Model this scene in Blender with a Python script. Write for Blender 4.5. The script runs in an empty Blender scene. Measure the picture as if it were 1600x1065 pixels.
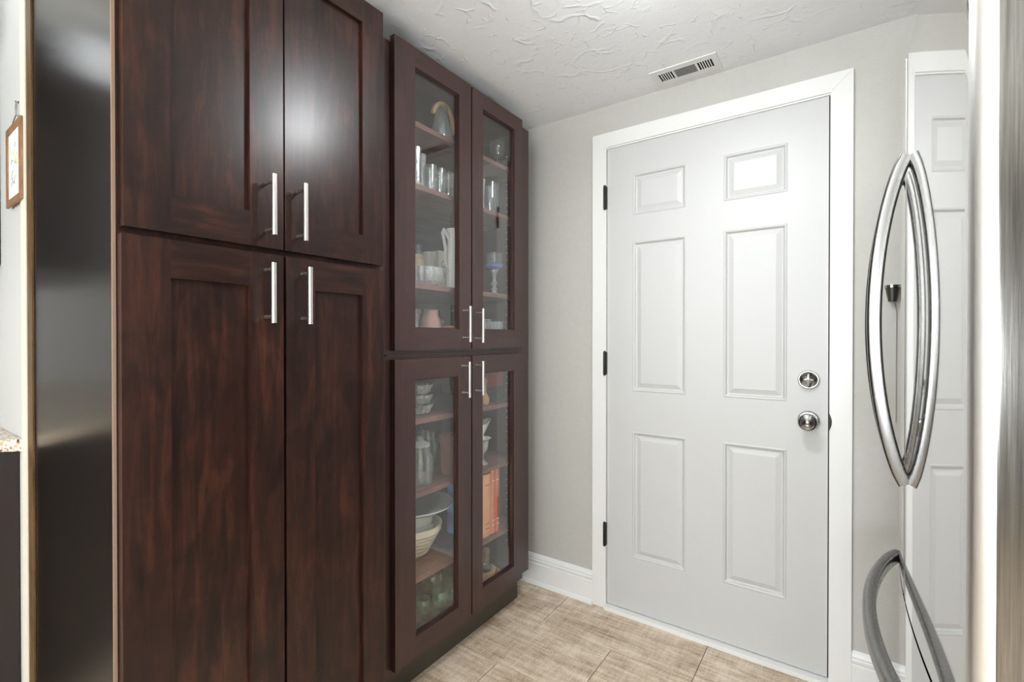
import bpy, bmesh, math, random
from mathutils import Vector, Matrix
random.seed(7)
PI = math.pi
SC = bpy.context.scene
COL = SC.collection

# ------------------------------------------------------------------ camera
cam_d = bpy.data.cameras.new('camera')
cam = bpy.data.objects.new('camera', cam_d)
COL.objects.link(cam)
cam_d.sensor_fit = 'HORIZONTAL'
cam_d.sensor_width = 36.0
cam_d.lens = 745.33 / 1600 * 36.0
cam_d.clip_start = 0.02
cam.location = (0, 0, 1.2072)
cam.rotation_euler = (PI/2 - math.radians(0.332), 0, math.radians(35.037))
SC.camera = cam

# ------------------------------------------------------------------ world, exposure
w = bpy.data.worlds.new('world')
SC.world = w
w.use_nodes = True
w.node_tree.nodes['Background'].inputs[0].default_value = (0.9, 0.95, 1, 1)
w.node_tree.nodes['Background'].inputs[1].default_value = 0.3
SC.view_settings.view_transform = 'Standard'
SC.view_settings.look = 'None'
SC.view_settings.gamma = 1
SC.view_settings.use_curve_mapping = False
SC.view_settings.exposure = 0.1
SC.cycles.use_denoising = True
SC.cycles.max_bounces = 14
SC.cycles.diffuse_bounces = 6
SC.cycles.glossy_bounces = 6
SC.cycles.transparent_max_bounces = 40
SC.cycles.sample_clamp_indirect = 6

# ------------------------------------------------------------------ ceiling globe lamps (x, y, radiance, label)
CEIL = 2.244
LAMPS = [
    (-0.34, 1.12, 38, 'round white globe lamp on the textured ceiling before the white door'),
    (-2.05, 0.05, 2.6, 'round white globe lamp on the kitchen ceiling near the granite counter'),
    (-0.45, -0.80, 80, 'added fill globe lamp on the kitchen ceiling behind the tall pantry'),  # unseen globe added for fill light
    (-1.5, -2.1, 120, 'added fill globe lamp on the kitchen ceiling by the added window'),  # second unseen globe, added to strengthen the fill
]

FILL_LAMP = (0.05, -1.05, 1.12, 0.19, 54)     # added fill light: x, y, globe height, radius, radiance
# the lamp before the door also throws a beam straight down from the foot of its globe
dl_ = bpy.data.lights.new('down_beam', 'AREA')
dl_.shape = 'DISK'
dl_.size = 0.11
dl_.energy = 7.5
dl_.color = (0.95, 0.98, 1.0)
do_ = bpy.data.objects.new('down_beam', dl_)
do_.location = (LAMPS[0][0], LAMPS[0][1], CEIL - 0.182)
COL.objects.link(do_)

# added fill area light, set as daylight in an unseen kitchen window
WINX0, WINX1, WINZ0, WINZ1 = -2.6, 0.2, 0.95, 2.05
wd = bpy.data.lights.new('window_fill', 'AREA')
wd.shape = 'RECTANGLE'
wd.size = WINX1 - WINX0
wd.size_y = WINZ1 - WINZ0
wd.energy = 75
wd.color = (0.96, 0.985, 1.0)
wo = bpy.data.objects.new('window_fill', wd)
wo.location = ((WINX0+WINX1)/2, -3.16, (WINZ0+WINZ1)/2)
wo.rotation_euler = (PI/2, 0, 0)
COL.objects.link(wo)

# ------------------------------------------------------------------ material helpers
def nt_new(name):
    m = bpy.data.materials.new(name)
    m.use_nodes = True
    nt = m.node_tree
    return m, nt, nt.nodes['Principled BSDF']

def N(nt, t, **kw):
    n = nt.nodes.new(t)
    for k, v in kw.items():
        if hasattr(n, k):
            setattr(n, k, v)
        else:
            n.inputs[k.replace('_', ' ')].default_value = v
    return n

def srgb(r, g, b):
    f = lambda c: (c/255/12.92) if c/255 <= 0.04045 else ((c/255 + 0.055)/1.055)**2.4
    return (f(r), f(g), f(b), 1)

def ramp(nt, stops, fac):
    r = nt.nodes.new('ShaderNodeValToRGB')
    e = r.color_ramp.elements
    while len(e) < len(stops):
        e.new(0.5)
    for i, (p, c) in enumerate(stops):
        e[i].position = p
        e[i].color = c
    nt.links.new(fac, r.inputs[0])
    return r.outputs[0]

def plain(name, col, rough=0.5, metal=0.0, spec=0.5, bump=0.0, bscale=60, coat=0.0, var=0.0, trans=0.0):
    m, nt, b = nt_new(name)
    b.inputs['Base Color'].default_value = col
    b.inputs['Roughness'].default_value = rough
    b.inputs['Metallic'].default_value = metal
    b.inputs['Specular IOR Level'].default_value = spec
    b.inputs['Coat Weight'].default_value = coat
    b.inputs['Transmission Weight'].default_value = trans
    geo = N(nt, 'ShaderNodeNewGeometry')
    ns = N(nt, 'ShaderNodeTexNoise', Scale=bscale, Detail=4.0)
    nt.links.new(geo.outputs['Position'], ns.inputs['Vector'])
    if bump:
        bp = N(nt, 'ShaderNodeBump', Strength=bump, Distance=0.002)
        nt.links.new(ns.outputs[0], bp.inputs['Height'])
        nt.links.new(bp.outputs[0], b.inputs['Normal'])
    if var:
        k = 1 - var
        c2 = (col[0]*k, col[1]*k, col[2]*k, 1)
        n2 = N(nt, 'ShaderNodeTexNoise', Scale=bscale*0.2, Detail=5.0)
        nt.links.new(geo.outputs['Position'], n2.inputs['Vector'])
        nt.links.new(ramp(nt, [(0.35, c2), (0.65, col)], n2.outputs[0]), b.inputs['Base Color'])
    return m

def wood(name, stretch, dark, mid, light, rough=0.3, coat=0.0, spec=0.4):
    # blotchy stained timber with a long grain; stretch = scale per axis
    m, nt, b = nt_new(name)
    geo = N(nt, 'ShaderNodeNewGeometry')
    oi = N(nt, 'ShaderNodeObjectInfo')
    mul = N(nt, 'ShaderNodeMath', operation='MULTIPLY')
    mul.inputs[1].default_value = 17.0
    nt.links.new(oi.outputs['Random'], mul.inputs[0])
    add = N(nt, 'ShaderNodeVectorMath', operation='ADD')
    nt.links.new(geo.outputs['Position'], add.inputs[0])
    nt.links.new(mul.outputs[0], add.inputs[1])
    mp = N(nt, 'ShaderNodeMapping')
    mp.inputs['Scale'].default_value = stretch
    nt.links.new(add.outputs[0], mp.inputs[0])
    fine = N(nt, 'ShaderNodeTexNoise', Scale=16.0, Detail=8.0, Roughness=0.68, Distortion=0.8)
    nt.links.new(mp.outputs[0], fine.inputs['Vector'])
    mp2 = N(nt, 'ShaderNodeMapping')
    mp2.inputs['Scale'].default_value = tuple(0.45 + 0.55*s/max(stretch) for s in stretch)
    nt.links.new(add.outputs[0], mp2.inputs[0])
    blot = N(nt, 'ShaderNodeTexNoise', Scale=11.0, Detail=7.0, Roughness=0.66, Distortion=0.9)
    nt.links.new(mp2.outputs[0], blot.inputs['Vector'])
    mix = N(nt, 'ShaderNodeMix', data_type='FLOAT')
    mix.inputs[0].default_value = 0.45
    nt.links.new(fine.outputs[0], mix.inputs[2])
    nt.links.new(blot.outputs[0], mix.inputs[3])
    c = ramp(nt, [(0.34, dark), (0.50, mid), (0.67, light)], mix.outputs[0])
    nt.links.new(c, b.inputs['Base Color'])
    b.inputs['Roughness'].default_value = rough
    b.inputs['Specular IOR Level'].default_value = spec
    b.inputs['Coat Weight'].default_value = coat
    b.inputs['Coat Roughness'].default_value = 0.2
    bp = N(nt, 'ShaderNodeBump', Strength=0.06, Distance=0.001)
    nt.links.new(fine.outputs[0], bp.inputs['Height'])
    nt.links.new(bp.outputs[0], b.inputs['Normal'])
    return m

def glass(name, tint=(0.97, 0.985, 0.98, 1), body=0.0, bcol=(0.8, 0.85, 0.85, 1), edge=0.0, ior=1.5, rough=0.0):
    # clear sheet or vessel glass: see-through with Fresnel mirror and a little milky body
    m = bpy.data.materials.new(name)
    m.use_nodes = True
    nt = m.node_tree
    nt.nodes.clear()
    out = nt.nodes.new('ShaderNodeOutputMaterial')
    tr = N(nt, 'ShaderNodeBsdfTransparent')
    tr.inputs[0].default_value = tint
    gl = N(nt, 'ShaderNodeBsdfGlossy', Roughness=rough)
    gl.inputs[0].default_value = (1, 1, 1, 1)
    # Schlick reflectance, the same from both faces of the sheet
    lf = N(nt, 'ShaderNodeLayerWeight', Blend=0.5)
    pw = N(nt, 'ShaderNodeMath', operation='POWER')
    pw.inputs[1].default_value = 5.0
    nt.links.new(lf.outputs['Facing'], pw.inputs[0])
    f0 = ((ior-1)/(ior+1))**2
    fr = N(nt, 'ShaderNodeMath', operation='MULTIPLY_ADD')
    fr.inputs[1].default_value = 1 - f0
    fr.inputs[2].default_value = f0
    nt.links.new(pw.outputs[0], fr.inputs[0])
    mx = nt.nodes.new('ShaderNodeMixShader')
    nt.links.new(fr.outputs[0], mx.inputs[0])
    src = tr.outputs[0]
    if body or edge:
        df = N(nt, 'ShaderNodeBsdfDiffuse')
        df.inputs[0].default_value = bcol
        lw = N(nt, 'ShaderNodeLayerWeight', Blend=0.35)
        ma = N(nt, 'ShaderNodeMath', operation='MULTIPLY_ADD')
        ma.inputs[1].default_value = edge
        ma.inputs[2].default_value = body
        nt.links.new(lw.outputs['Facing'], ma.inputs[0])
        m0 = nt.nodes.new('ShaderNodeMixShader')
        nt.links.new(ma.outputs[0], m0.inputs[0])
        nt.links.new(tr.outputs[0], m0.inputs[1])
        nt.links.new(df.outputs[0], m0.inputs[2])
        src = m0.outputs[0]
    nt.links.new(src, mx.inputs[1])
    nt.links.new(gl.outputs[0], mx.inputs[2])
    nt.links.new(mx.outputs[0], out.inputs[0])
    return m

# ------------------------------------------------------------------ materials
D_, M_, L_ = srgb(17, 9, 7), srgb(40, 21, 16), srgb(72, 39, 28)
WV = wood('stained_wood_vertical', (3.0, 3.0, 0.28), D_, M_, L_)
WH = wood('stained_wood_horizontal', (3.0, 0.28, 3.0), D_, M_, L_)
g1_, g2_, g3_ = srgb(42, 24, 22), srgb(56, 33, 30), srgb(68, 42, 37)
GV = wood('dark_cabinet_wood_vertical', (3.0, 3.0, 0.2), g1_, g2_, g3_, rough=0.31, spec=0.65)
GH = wood('dark_cabinet_wood_horizontal', (3.0, 0.2, 3.0), g1_, g2_, g3_, rough=0.31, spec=0.65)
GB = wood('base_cabinet_wood', (3.0, 3.0, 0.2), srgb(18, 11, 12), srgb(24, 15, 15), srgb(32, 20, 19), rough=0.34)
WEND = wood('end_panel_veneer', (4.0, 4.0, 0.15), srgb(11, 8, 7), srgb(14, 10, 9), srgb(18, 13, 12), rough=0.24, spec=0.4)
WIN = wood('cabinet_interior', (2.0, 0.3, 2.0), srgb(66, 48, 44), srgb(84, 64, 58), srgb(100, 78, 70), rough=0.45)
WSHELF = wood('shelf_wood', (2.0, 0.3, 2.0), srgb(96, 66, 60), srgb(122, 88, 80), srgb(140, 104, 94), rough=0.4)
SCRIBE = wood('scribe_wood', (4, 4, 0.3), srgb(60, 42, 22), srgb(92, 68, 38), srgb(120, 92, 60), rough=0.45)
BAND = plain('edge_banding', srgb(150, 124, 106), 0.45)
NICKEL = plain('brushed_nickel', (0.78, 0.76, 0.72, 1), 0.28, 1.0)
KNOBM = plain('satin_nickel', (0.42, 0.415, 0.40, 1), 0.2, 1.0)
BLACK = plain('black_metal', srgb(26, 26, 26), 0.45, 0.3)
PAINTW = plain('white_trim_paint', srgb(230, 230, 228), 0.35, bump=0.05, bscale=40)
DOORW = plain('white_door_paint', srgb(197, 197, 196), 0.42, bump=0.05, bscale=180)
WALLG = plain('greige_wall_paint', srgb(190, 188, 182), 0.55, bump=0.25, bscale=190, var=0.03)
WALLW = plain('white_wall_paint', srgb(200, 201, 200), 0.55, bump=0.2, bscale=150)
CEILW = plain('smooth_white_ceiling', srgb(240, 240, 236), 0.6)
GROUT = plain('grout', srgb(150, 136, 120), 0.9)
GAPSHADE = plain('shadow_gap', srgb(20, 16, 14), 0.9)
PIN = plain('pin_sleeve', srgb(190, 188, 178), 0.35, 0.6)

def ceiling_mat():
    m, nt, b = nt_new('textured_ceiling_plaster')
    b.inputs['Base Color'].default_value = srgb(240, 241, 243)
    b.inputs['Roughness'].default_value = 0.6
    geo = N(nt, 'ShaderNodeNewGeometry')
    wn = N(nt, 'ShaderNodeTexNoise', Scale=5.0, Detail=3.0)
    nt.links.new(geo.outputs['Position'], wn.inputs['Vector'])
    sc = N(nt, 'ShaderNodeVectorMath', operation='SCALE')
    sc.inputs[3].default_value = 0.22
    nt.links.new(wn.outputs[1], sc.inputs[0])
    ad = N(nt, 'ShaderNodeVectorMath', operation='ADD')
    nt.links.new(geo.outputs['Position'], ad.inputs[0])
    nt.links.new(sc.outputs[0], ad.inputs[1])
    hs = []
    for s, lo, hi in ((6.0, 0.0, 0.06), (15.0, 0.0, 0.05)):
        vo = N(nt, 'ShaderNodeTexVoronoi', feature='DISTANCE_TO_EDGE', Scale=s)
        nt.links.new(ad.outputs[0], vo.inputs['Vector'])
        mr = N(nt, 'ShaderNodeMapRange')
        mr.inputs[1].default_value = lo
        mr.inputs[2].default_value = hi
        mr.inputs[3].default_value = 1.0
        mr.inputs[4].default_value = 0.0
        nt.links.new(vo.outputs[0], mr.inputs[0])
        mask = N(nt, 'ShaderNodeTexNoise', Scale=s*1.3, Detail=5.0)
        nt.links.new(geo.outputs['Position'], mask.inputs['Vector'])
        mk = N(nt, 'ShaderNodeMapRange')
        mk.inputs[1].default_value = 0.54
        mk.inputs[2].default_value = 0.66
        nt.links.new(mask.outputs[0], mk.inputs[0])
        mm = N(nt, 'ShaderNodeMath', operation='MULTIPLY')
        nt.links.new(mr.outputs[0], mm.inputs[0])
        nt.links.new(mk.outputs[0], mm.inputs[1])
        hs.append(mm.outputs[0])
    soft = N(nt, 'ShaderNodeTexNoise', Scale=22.0, Detail=6.0, Roughness=0.6)
    nt.links.new(geo.outputs['Position'], soft.inputs['Vector'])
    a1 = N(nt, 'ShaderNodeMath', operation='ADD')
    nt.links.new(hs[0], a1.inputs[0])
    nt.links.new(hs[1], a1.inputs[1])
    a2 = N(nt, 'ShaderNodeMath', operation='MULTIPLY_ADD')
    a2.inputs[1].default_value = 0.5
    nt.links.new(soft.outputs[0], a2.inputs[0])
    nt.links.new(a1.outputs[0], a2.inputs[2])
    bp = N(nt, 'ShaderNodeBump', Strength=0.38, Distance=0.006)
    nt.links.new(a2.outputs[0], bp.inputs['Height'])
    nt.links.new(bp.outputs[0], b.inputs['Normal'])
    return m
CEILT = ceiling_mat()

def tile_mat():
    m, nt, b = nt_new('linen_look_tile')
    geo = N(nt, 'ShaderNodeNewGeometry')
    oi = N(nt, 'ShaderNodeObjectInfo')
    mul = N(nt, 'ShaderNodeMath', operation='MULTIPLY')
    mul.inputs[1].default_value = 31.0
    nt.links.new(oi.outputs['Random'], mul.inputs[0])
    ad = N(nt, 'ShaderNodeVectorMath', operation='ADD')
    nt.links.new(geo.outputs['Position'], ad.inputs[0])
    nt.links.new(mul.outputs[0], ad.inputs[1])
    outs = []
    for scl, s, d in (((1.2, 14, 1), 5.0, 7.0), ((16, 2.0, 1), 5.0, 5.0), ((1.5, 3.0, 1), 4.0, 6.0), ((1, 1, 1), 190.0, 2.0)):
        mp = N(nt, 'ShaderNodeMapping')
        mp.inputs['Scale'].default_value = scl
        nt.links.new(ad.outputs[0], mp.inputs[0])
        n = N(nt, 'ShaderNodeTexNoise', Scale=s, Detail=d, Roughness=0.62)
        nt.links.new(mp.outputs[0], n.inputs['Vector'])
        outs.append(n.outputs[0])
    def mixf(a, c, f):
        mx = N(nt, 'ShaderNodeMix', data_type='FLOAT')
        mx.inputs[0].default_value = f
        nt.links.new(a, mx.inputs[2])
        nt.links.new(c, mx.inputs[3])
        return mx.outputs[0]
    f = mixf(mixf(outs[0], outs[1], 0.36), outs[2], 0.42)
    f = mixf(f, outs[3], 0.17)
    c = ramp(nt, [(0.38, srgb(142, 118, 94)), (0.46, srgb(186, 166, 143)), (0.53, srgb(212, 195, 174)), (0.62, srgb(230, 217, 200))], f)
    nt.links.new(c, b.inputs['Base Color'])
    b.inputs['Roughness'].default_value = 0.38
    bp = N(nt, 'ShaderNodeBump', Strength=0.12, Distance=0.001)
    nt.links.new(f, bp.inputs['Height'])
    nt.links.new(bp.outputs[0], b.inputs['Normal'])
    return m
TILE = tile_mat()

def steel_mat(name, rough, aniso, scl, base=0.74):
    m, nt, b = nt_new(name)
    b.inputs['Base Color'].default_value = (base, base*0.99, base*0.97, 1)
    b.inputs['Metallic'].default_value = 1.0
    geo = N(nt, 'ShaderNodeNewGeometry')
    mp = N(nt, 'ShaderNodeMapping')
    mp.inputs['Scale'].default_value = scl
    nt.links.new(geo.outputs['Position'], mp.inputs[0])
    n = N(nt, 'ShaderNodeTexNoise', Scale=20.0, Detail=4.0)
    nt.links.new(mp.outputs[0], n.inputs['Vector'])
    mr = N(nt, 'ShaderNodeMapRange')
    mr.inputs[3].default_value = rough*0.8
    mr.inputs[4].default_value = rough*1.2
    nt.links.new(n.outputs[0], mr.inputs[0])
    nt.links.new(mr.outputs[0], b.inputs['Roughness'])
    if base < 0.22:          # vertical brush streaks
        mp3 = N(nt, 'ShaderNodeMapping')
        mp3.inputs['Scale'].default_value = (14, 14, 0.25)
        nt.links.new(geo.outputs['Position'], mp3.inputs[0])
        n3 = N(nt, 'ShaderNodeTexNoise', Scale=14.0, Detail=6.0, Roughness=0.7)
        nt.links.new(mp3.outputs[0], n3.inputs['Vector'])
        lo_, hi_ = base*0.72, base*1.35
        nt.links.new(ramp(nt, [(0.35, (lo_, lo_*0.95, lo_*0.90, 1)), (0.65, (hi_, hi_*0.97, hi_*0.93, 1))], n3.outputs[0]), b.inputs['Base Color'])
    if aniso:
        bp = N(nt, 'ShaderNodeBump', Strength=aniso, Distance=0.0005)
        nt.links.new(n.outputs[0], bp.inputs['Height'])
        nt.links.new(bp.outputs[0], b.inputs['Normal'])
    return m
STEEL = steel_mat('polished_stainless', 0.045, 0.0, (20, 20, 1))
STEELH = steel_mat('brushed_stainless', 0.26, 0.03, (30, 30, 1), 0.24)
STEELS = steel_mat('brushed_stainless_side_dim', 0.17, 0.05, (60, 60, 1), 0.20)  # darkened, browned base stands in for the side's dim reflection
STEELC = steel_mat('satin_steel_corner_lit', 0.42, 0.02, (60, 60, 1), 0.88)  # bright base stands in for light caught along the rounded corner
FGREY = plain('appliance_grey', srgb(120, 120, 120), 0.5, 0.2)
GASK = plain('door_gasket', srgb(70, 70, 70), 0.7)

def granite_mat():
    m, nt, b = nt_new('speckled_granite')
    geo = N(nt, 'ShaderNodeNewGeometry')
    vo = N(nt, 'ShaderNodeTexVoronoi', Scale=150.0)
    nt.links.new(geo.outputs['Position'], vo.inputs['Vector'])
    no = N(nt, 'ShaderNodeTexNoise', Scale=45.0, Detail=5.0)
    nt.links.new(geo.outputs['Position'], no.inputs['Vector'])
    sp = N(nt, 'ShaderNodeSeparateColor')
    nt.links.new(vo.outputs['Color'], sp.inputs[0])
    mx = N(nt, 'ShaderNodeMix', data_type='FLOAT')
    mx.inputs[0].default_value = 0.5
    nt.links.new(sp.outputs[0], mx.inputs[2])
    nt.links.new(no.outputs[0], mx.inputs[3])
    c = ramp(nt, [(0.2, srgb(60, 45, 38)), (0.33, srgb(160, 130, 105)), (0.5, srgb(212, 196, 172)), (0.75, srgb(236, 228, 214))], mx.outputs[0])
    nt.links.new(c, b.inputs['Base Color'])
    b.inputs['Roughness'].default_value = 0.2
    return m
GRANITE = granite_mat()

PANE = glass('window_pane_glass', (0.988, 0.995, 0.992, 1), ior=1.7)
CLEAR = glass('clear_glassware', (0.93, 0.95, 0.95, 1), body=0.03, bcol=(0.9, 0.93, 0.93, 1), edge=0.22, ior=1.9)
PRESSED = glass('pressed_glass', (0.9, 0.92, 0.92, 1), body=0.22, bcol=(0.9, 0.92, 0.92, 1), edge=0.45, ior=2.0, rough=0.03)
AMBER = glass('amber_glass', (0.75, 0.50, 0.38, 1), body=0.12, bcol=(0.6, 0.33, 0.22, 1), edge=0.35)
GREENG = glass('green_glass', (0.80, 0.92, 0.83, 1), body=0.02, bcol=(0.55, 0.75, 0.6, 1), edge=0.22, ior=2.0)
BLUEG = glass('blue_glass', (0.45, 0.55, 0.85, 1), body=0.5, bcol=(0.25, 0.35, 0.75, 1), edge=0.3)
PINKG = glass('pink_glass', (0.95, 0.80, 0.76, 1), body=0.55, bcol=(0.82, 0.52, 0.46, 1), edge=0.25)
LILAC = glass('lilac_glass', (0.86, 0.80, 0.92, 1), body=0.1, bcol=(0.7, 0.6, 0.8, 1), edge=0.3)
CHINA = plain('white_china', srgb(236, 236, 232), 0.25)
CREAM = plain('cream_stoneware', srgb(246, 236, 210), 0.35)
PLATTER = plain('grey_white_china', srgb(205, 210, 208), 0.25)
BEIGE = plain('beige_ceramic', srgb(220, 200, 168), 0.5)
BOXW = plain('white_card', srgb(236, 232, 224), 0.6)
GREYP = plain('grey_print', srgb(150, 150, 148), 0.6)
TANW = wood('light_turned_wood', (3, 3, 0.6), srgb(170, 126, 84), srgb(198, 156, 110), srgb(216, 178, 134), rough=0.45)
REDC = plain('red_card', srgb(190, 62, 48), 0.5)
DARKC = plain('dark_tin', srgb(52, 50, 48), 0.45)
PAPER = plain('page_paper', srgb(232, 224, 206), 0.8)
FRAMEW = wood('picture_frame_wood', (6, 6, 1.5), srgb(104, 74, 50), srgb(140, 104, 74), srgb(168, 130, 98), rough=0.5)
PRINT = plain('print_paper', srgb(244, 242, 234), 0.6)
INKG = plain('print_ink', srgb(150, 150, 160), 0.7)
INKT = plain('print_ink_tan', srgb(206, 186, 140), 0.7)
WIRE = plain('wire', srgb(130, 128, 122), 0.4, 0.8)
VENTD = plain('vent_duct_shade', srgb(16, 16, 16), 0.8)
VENTG = plain('vent_grey_blade', srgb(128, 128, 126), 0.5)
def lamp_mat(strength):
    m, nt, b = nt_new('lit_lamp_globe')
    b.inputs['Base Color'].default_value = (0.9, 0.9, 0.9, 1)
    b.inputs['Emission Color'].default_value = (0.90, 0.955, 1.0, 1)
    b.inputs['Emission Strength'].default_value = strength
    return m

# ------------------------------------------------------------------ object helpers
ABS = {}

def finish(o, label=None, cat=None, group=None, kind=None):
    if label: o['label'] = label
    if cat: o['category'] = cat
    if group: o['group'] = group
    if kind: o['kind'] = kind
    return o

def thing(name, label, cat, loc=(0, 0, 0), group=None, kind=None, parent=None):
    o = bpy.data.objects.new(name, None)
    o.empty_display_size = 0.05
    COL.objects.link(o)
    ABS[o.name] = Vector(loc)
    if parent:
        o.parent = parent
        o.location = Vector(loc) - ABS[parent.name]
    else:
        o.location = loc
    return finish(o, label, cat, group, kind)

def obj(name, bm, mats, parent=None, smooth=False, bevel=0.0, seg=1, **tags):
    if bevel:
        bmesh.ops.bevel(bm, geom=[e for e in bm.edges if e.is_manifold and e.calc_face_angle(0) > 0.6],
                        offset=bevel, segments=seg, profile=0.5, affect='EDGES', clamp_overlap=True)
    bmesh.ops.recalc_face_normals(bm, faces=bm.faces)
    co = [v.co for v in bm.verts]
    lo = Vector([min(c[i] for c in co) for i in range(3)])
    hi = Vector([max(c[i] for c in co) for i in range(3)])
    c = (lo + hi)/2
    c.z = lo.z
    bmesh.ops.translate(bm, verts=bm.verts, vec=-c)
    me = bpy.data.meshes.new(name)
    bm.to_mesh(me)
    bm.free()
    for mt in (mats if isinstance(mats, (list, tuple)) else [mats]):
        me.materials.append(mt)
    if smooth:
        me.polygons.foreach_set('use_smooth', [True]*len(me.polygons))
        me.set_sharp_from_angle(angle=math.radians(38))
    o = bpy.data.objects.new(name, me)
    COL.objects.link(o)
    ABS[o.name] = c
    if parent:
        o.parent = parent
        o.location = c - ABS[parent.name]
    else:
        o.location = c
    return finish(o, **tags)

def copy_tree(o, delta, parent=None, label=None):
    c = o.copy()
    COL.objects.link(c)
    if parent is None:
        c.location = Vector(o.location) + Vector(delta)
        if label: c['label'] = label
    else:
        c.parent = parent
    for ch in o.children:
        copy_tree(ch, delta, c)
    return c

def box(bm, x0, x1, y0, y1, z0, z1, mi=0):
    vs = [bm.verts.new(p) for p in ((x0, y0, z0), (x1, y0, z0), (x1, y1, z0), (x0, y1, z0),
                                    (x0, y0, z1), (x1, y0, z1), (x1, y1, z1), (x0, y1, z1))]
    for f in ((3, 2, 1, 0), (4, 5, 6, 7), (0, 1, 5, 4), (1, 2, 6, 5), (2, 3, 7, 6), (3, 0, 4, 7)):
        fc = bm.faces.new([vs[i] for i in f])
        fc.material_index = mi
    return vs

def B(*a):
    bm = bmesh.new()
    box(bm, *a)
    return bm

def prism(bm, poly, z0, z1, axis=2, mi=0):
    # polygon of (u, v) extruded along an axis: 2 -> (x,y), 1 -> (x,z), 0 -> (y,z)
    def P(u, v, t):
        return (u, v, t) if axis == 2 else ((u, t, v) if axis == 1 else (t, u, v))
    a = [bm.verts.new(P(u, v, z0)) for u, v in poly]
    b = [bm.verts.new(P(u, v, z1)) for u, v in poly]
    n = len(poly)
    fs = [bm.faces.new(a[::-1]), bm.faces.new(b)]
    for i in range(n):
        fs.append(bm.faces.new((a[i], a[(i+1) % n], b[(i+1) % n], b[i])))
    for f in fs:
        f.material_index = mi

def lathe(bm, prof, c=(0, 0, 0), seg=28, axis='z', wave=0.0, nw=12, mi=0):
    # prof: list of (r, h); r 0 closes to a pole
    rings = []
    for r, h in prof:
        if r < 1e-6:
            pts = [(0, 0, h)]
        else:
            pts = []
            for i in range(seg):
                a = 2*PI*i/seg
                rr = r*(1 + wave*math.cos(nw*a))
                pts.append((rr*math.cos(a), rr*math.sin(a), h))
        ring = []
        for x, y, z in pts:
            if axis == 'y':
                x, y, z = x, -z, y
            elif axis == 'x':
                x, y, z = z, x, y
            ring.append(bm.verts.new((c[0]+x, c[1]+y, c[2]+z)))
        rings.append(ring)
    for a, b in zip(rings[:-1], rings[1:]):
        if len(a) == 1 and len(b) == 1:
            continue
        for i in range(seg):
            j = (i+1) % seg
            if len(a) == 1:
                f = bm.faces.new((a[0], b[j], b[i]))
            elif len(b) == 1:
                f = bm.faces.new((a[i], a[j], b[0]))
            else:
                f = bm.faces.new((a[i], a[j], b[j], b[i]))
            f.material_index = mi

def sweep(bm, pts, sec, up=(0, 0, 1), scales=None, mi=0):
    # closed section of (a, b) swept along pts; a along side, b along 'up'-ish normal
    pts = [Vector(p) for p in pts]
    up = Vector(up)
    rings = []
    for i, p in enumerate(pts):
        t = (pts[min(i+1, len(pts)-1)] - pts[max(i-1, 0)]).normalized()
        s = t.cross(up)
        s = s.normalized() if s.length > 1e-5 else Vector((1, 0, 0))
        n = s.cross(t).normalized()
        k = scales[i] if scales else 1
        rings.append([bm.verts.new(p + s*a*k + n*b*k) for a, b in sec])
    m = len(sec)
    for r0, r1 in zip(rings[:-1], rings[1:]):
        for i in range(m):
            j = (i+1) % m
            bm.faces.new((r0[i], r0[j], r1[j], r1[i])).material_index = mi
    bm.faces.new(rings[0][::-1]).material_index = mi
    bm.faces.new(rings[-1]).material_index = mi

def circ(r, n=10):
    return [(r*math.cos(2*PI*i/n), r*math.sin(2*PI*i/n)) for i in range(n)]

def rrect(a, b, r, n=4):
    out = []
    for cx, cy, a0 in ((a-r, b-r, 0), (-a+r, b-r, PI/2), (-a+r, -b+r, PI), (a-r, -b+r, 1.5*PI)):
        for i in range(n+1):
            t = a0 + PI/2*i/n
            out.append((cx + r*math.cos(t), cy + r*math.sin(t)))
    return out

def tube(bm, pts, r, n=8, up=(0, 0, 1), mi=0):
    sweep(bm, pts, circ(r, n), up, mi=mi)

# ================================================================== THE SETTING
YB = 1.996            # back wall face
XL = -1.725           # alcove left wall face
XR = 1.05
YF = -3.0
XK = -4.2
YS = 0.30             # face of the stub wall left of the pantry
DL, DR, DT = -0.8771, -0.0518, 2.052

# floor: bed plus tiles as parts
bm = B(XK, XR, YF, YB, -0.06, -0.006)
floor = obj('floor', bm, GROUT, label='floor of beige linen-look rectangular tiles in a running bond', cat='floor', kind='structure')
TW, TL, G = 0.3085, 0.617, 0.0028
row = 0
y1 = 1.728 + TW
tile_meshes = {}
while y1 > YF:
    y0 = y1 - TW
    x0 = -0.4415 - TL*8 if row % 2 == 0 else -0.7425 - TL*8
    while x0 < XR:
        a, b_, c, d = max(x0+G/2, XK), min(x0+TL-G/2, XR), max(y0+G/2, YF), min(y1-G/2, YB)
        if b_ - a > 0.02 and d - c > 0.02:
            key = (round(b_-a, 4), round(d-c, 4))
            ctr = Vector(((a+b_)/2, (c+d)/2, -0.006))
            if key not in tile_meshes:
                t = obj('tile', B(a, b_, c, d, -0.006, 0.0), TILE, floor, bevel=0.0012)
                tile_meshes[key] = t
            else:
                t = tile_meshes[key].copy()
                COL.objects.link(t)
                t.parent = floor
                t.location = ctr - ABS[floor.name]
        x0 += TL
    y1 = y0
    row += 1

# ceilings
SX = 0.985            # where the smooth kitchen ceiling stops
bm = B(XL - 0.1, XR, SX, YB + 0.1, CEIL, CEIL + 0.1)
obj('ceiling', bm, CEILT, label='hand-textured white plaster ceiling before the white door', cat='ceiling', kind='structure')
bm = B(XK, XR, YF, SX, CEIL - 0.003, CEIL + 0.1)
obj('ceiling', bm, CEILW, label='smooth bright white kitchen ceiling above the tall pantry', cat='ceiling', kind='structure')

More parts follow.
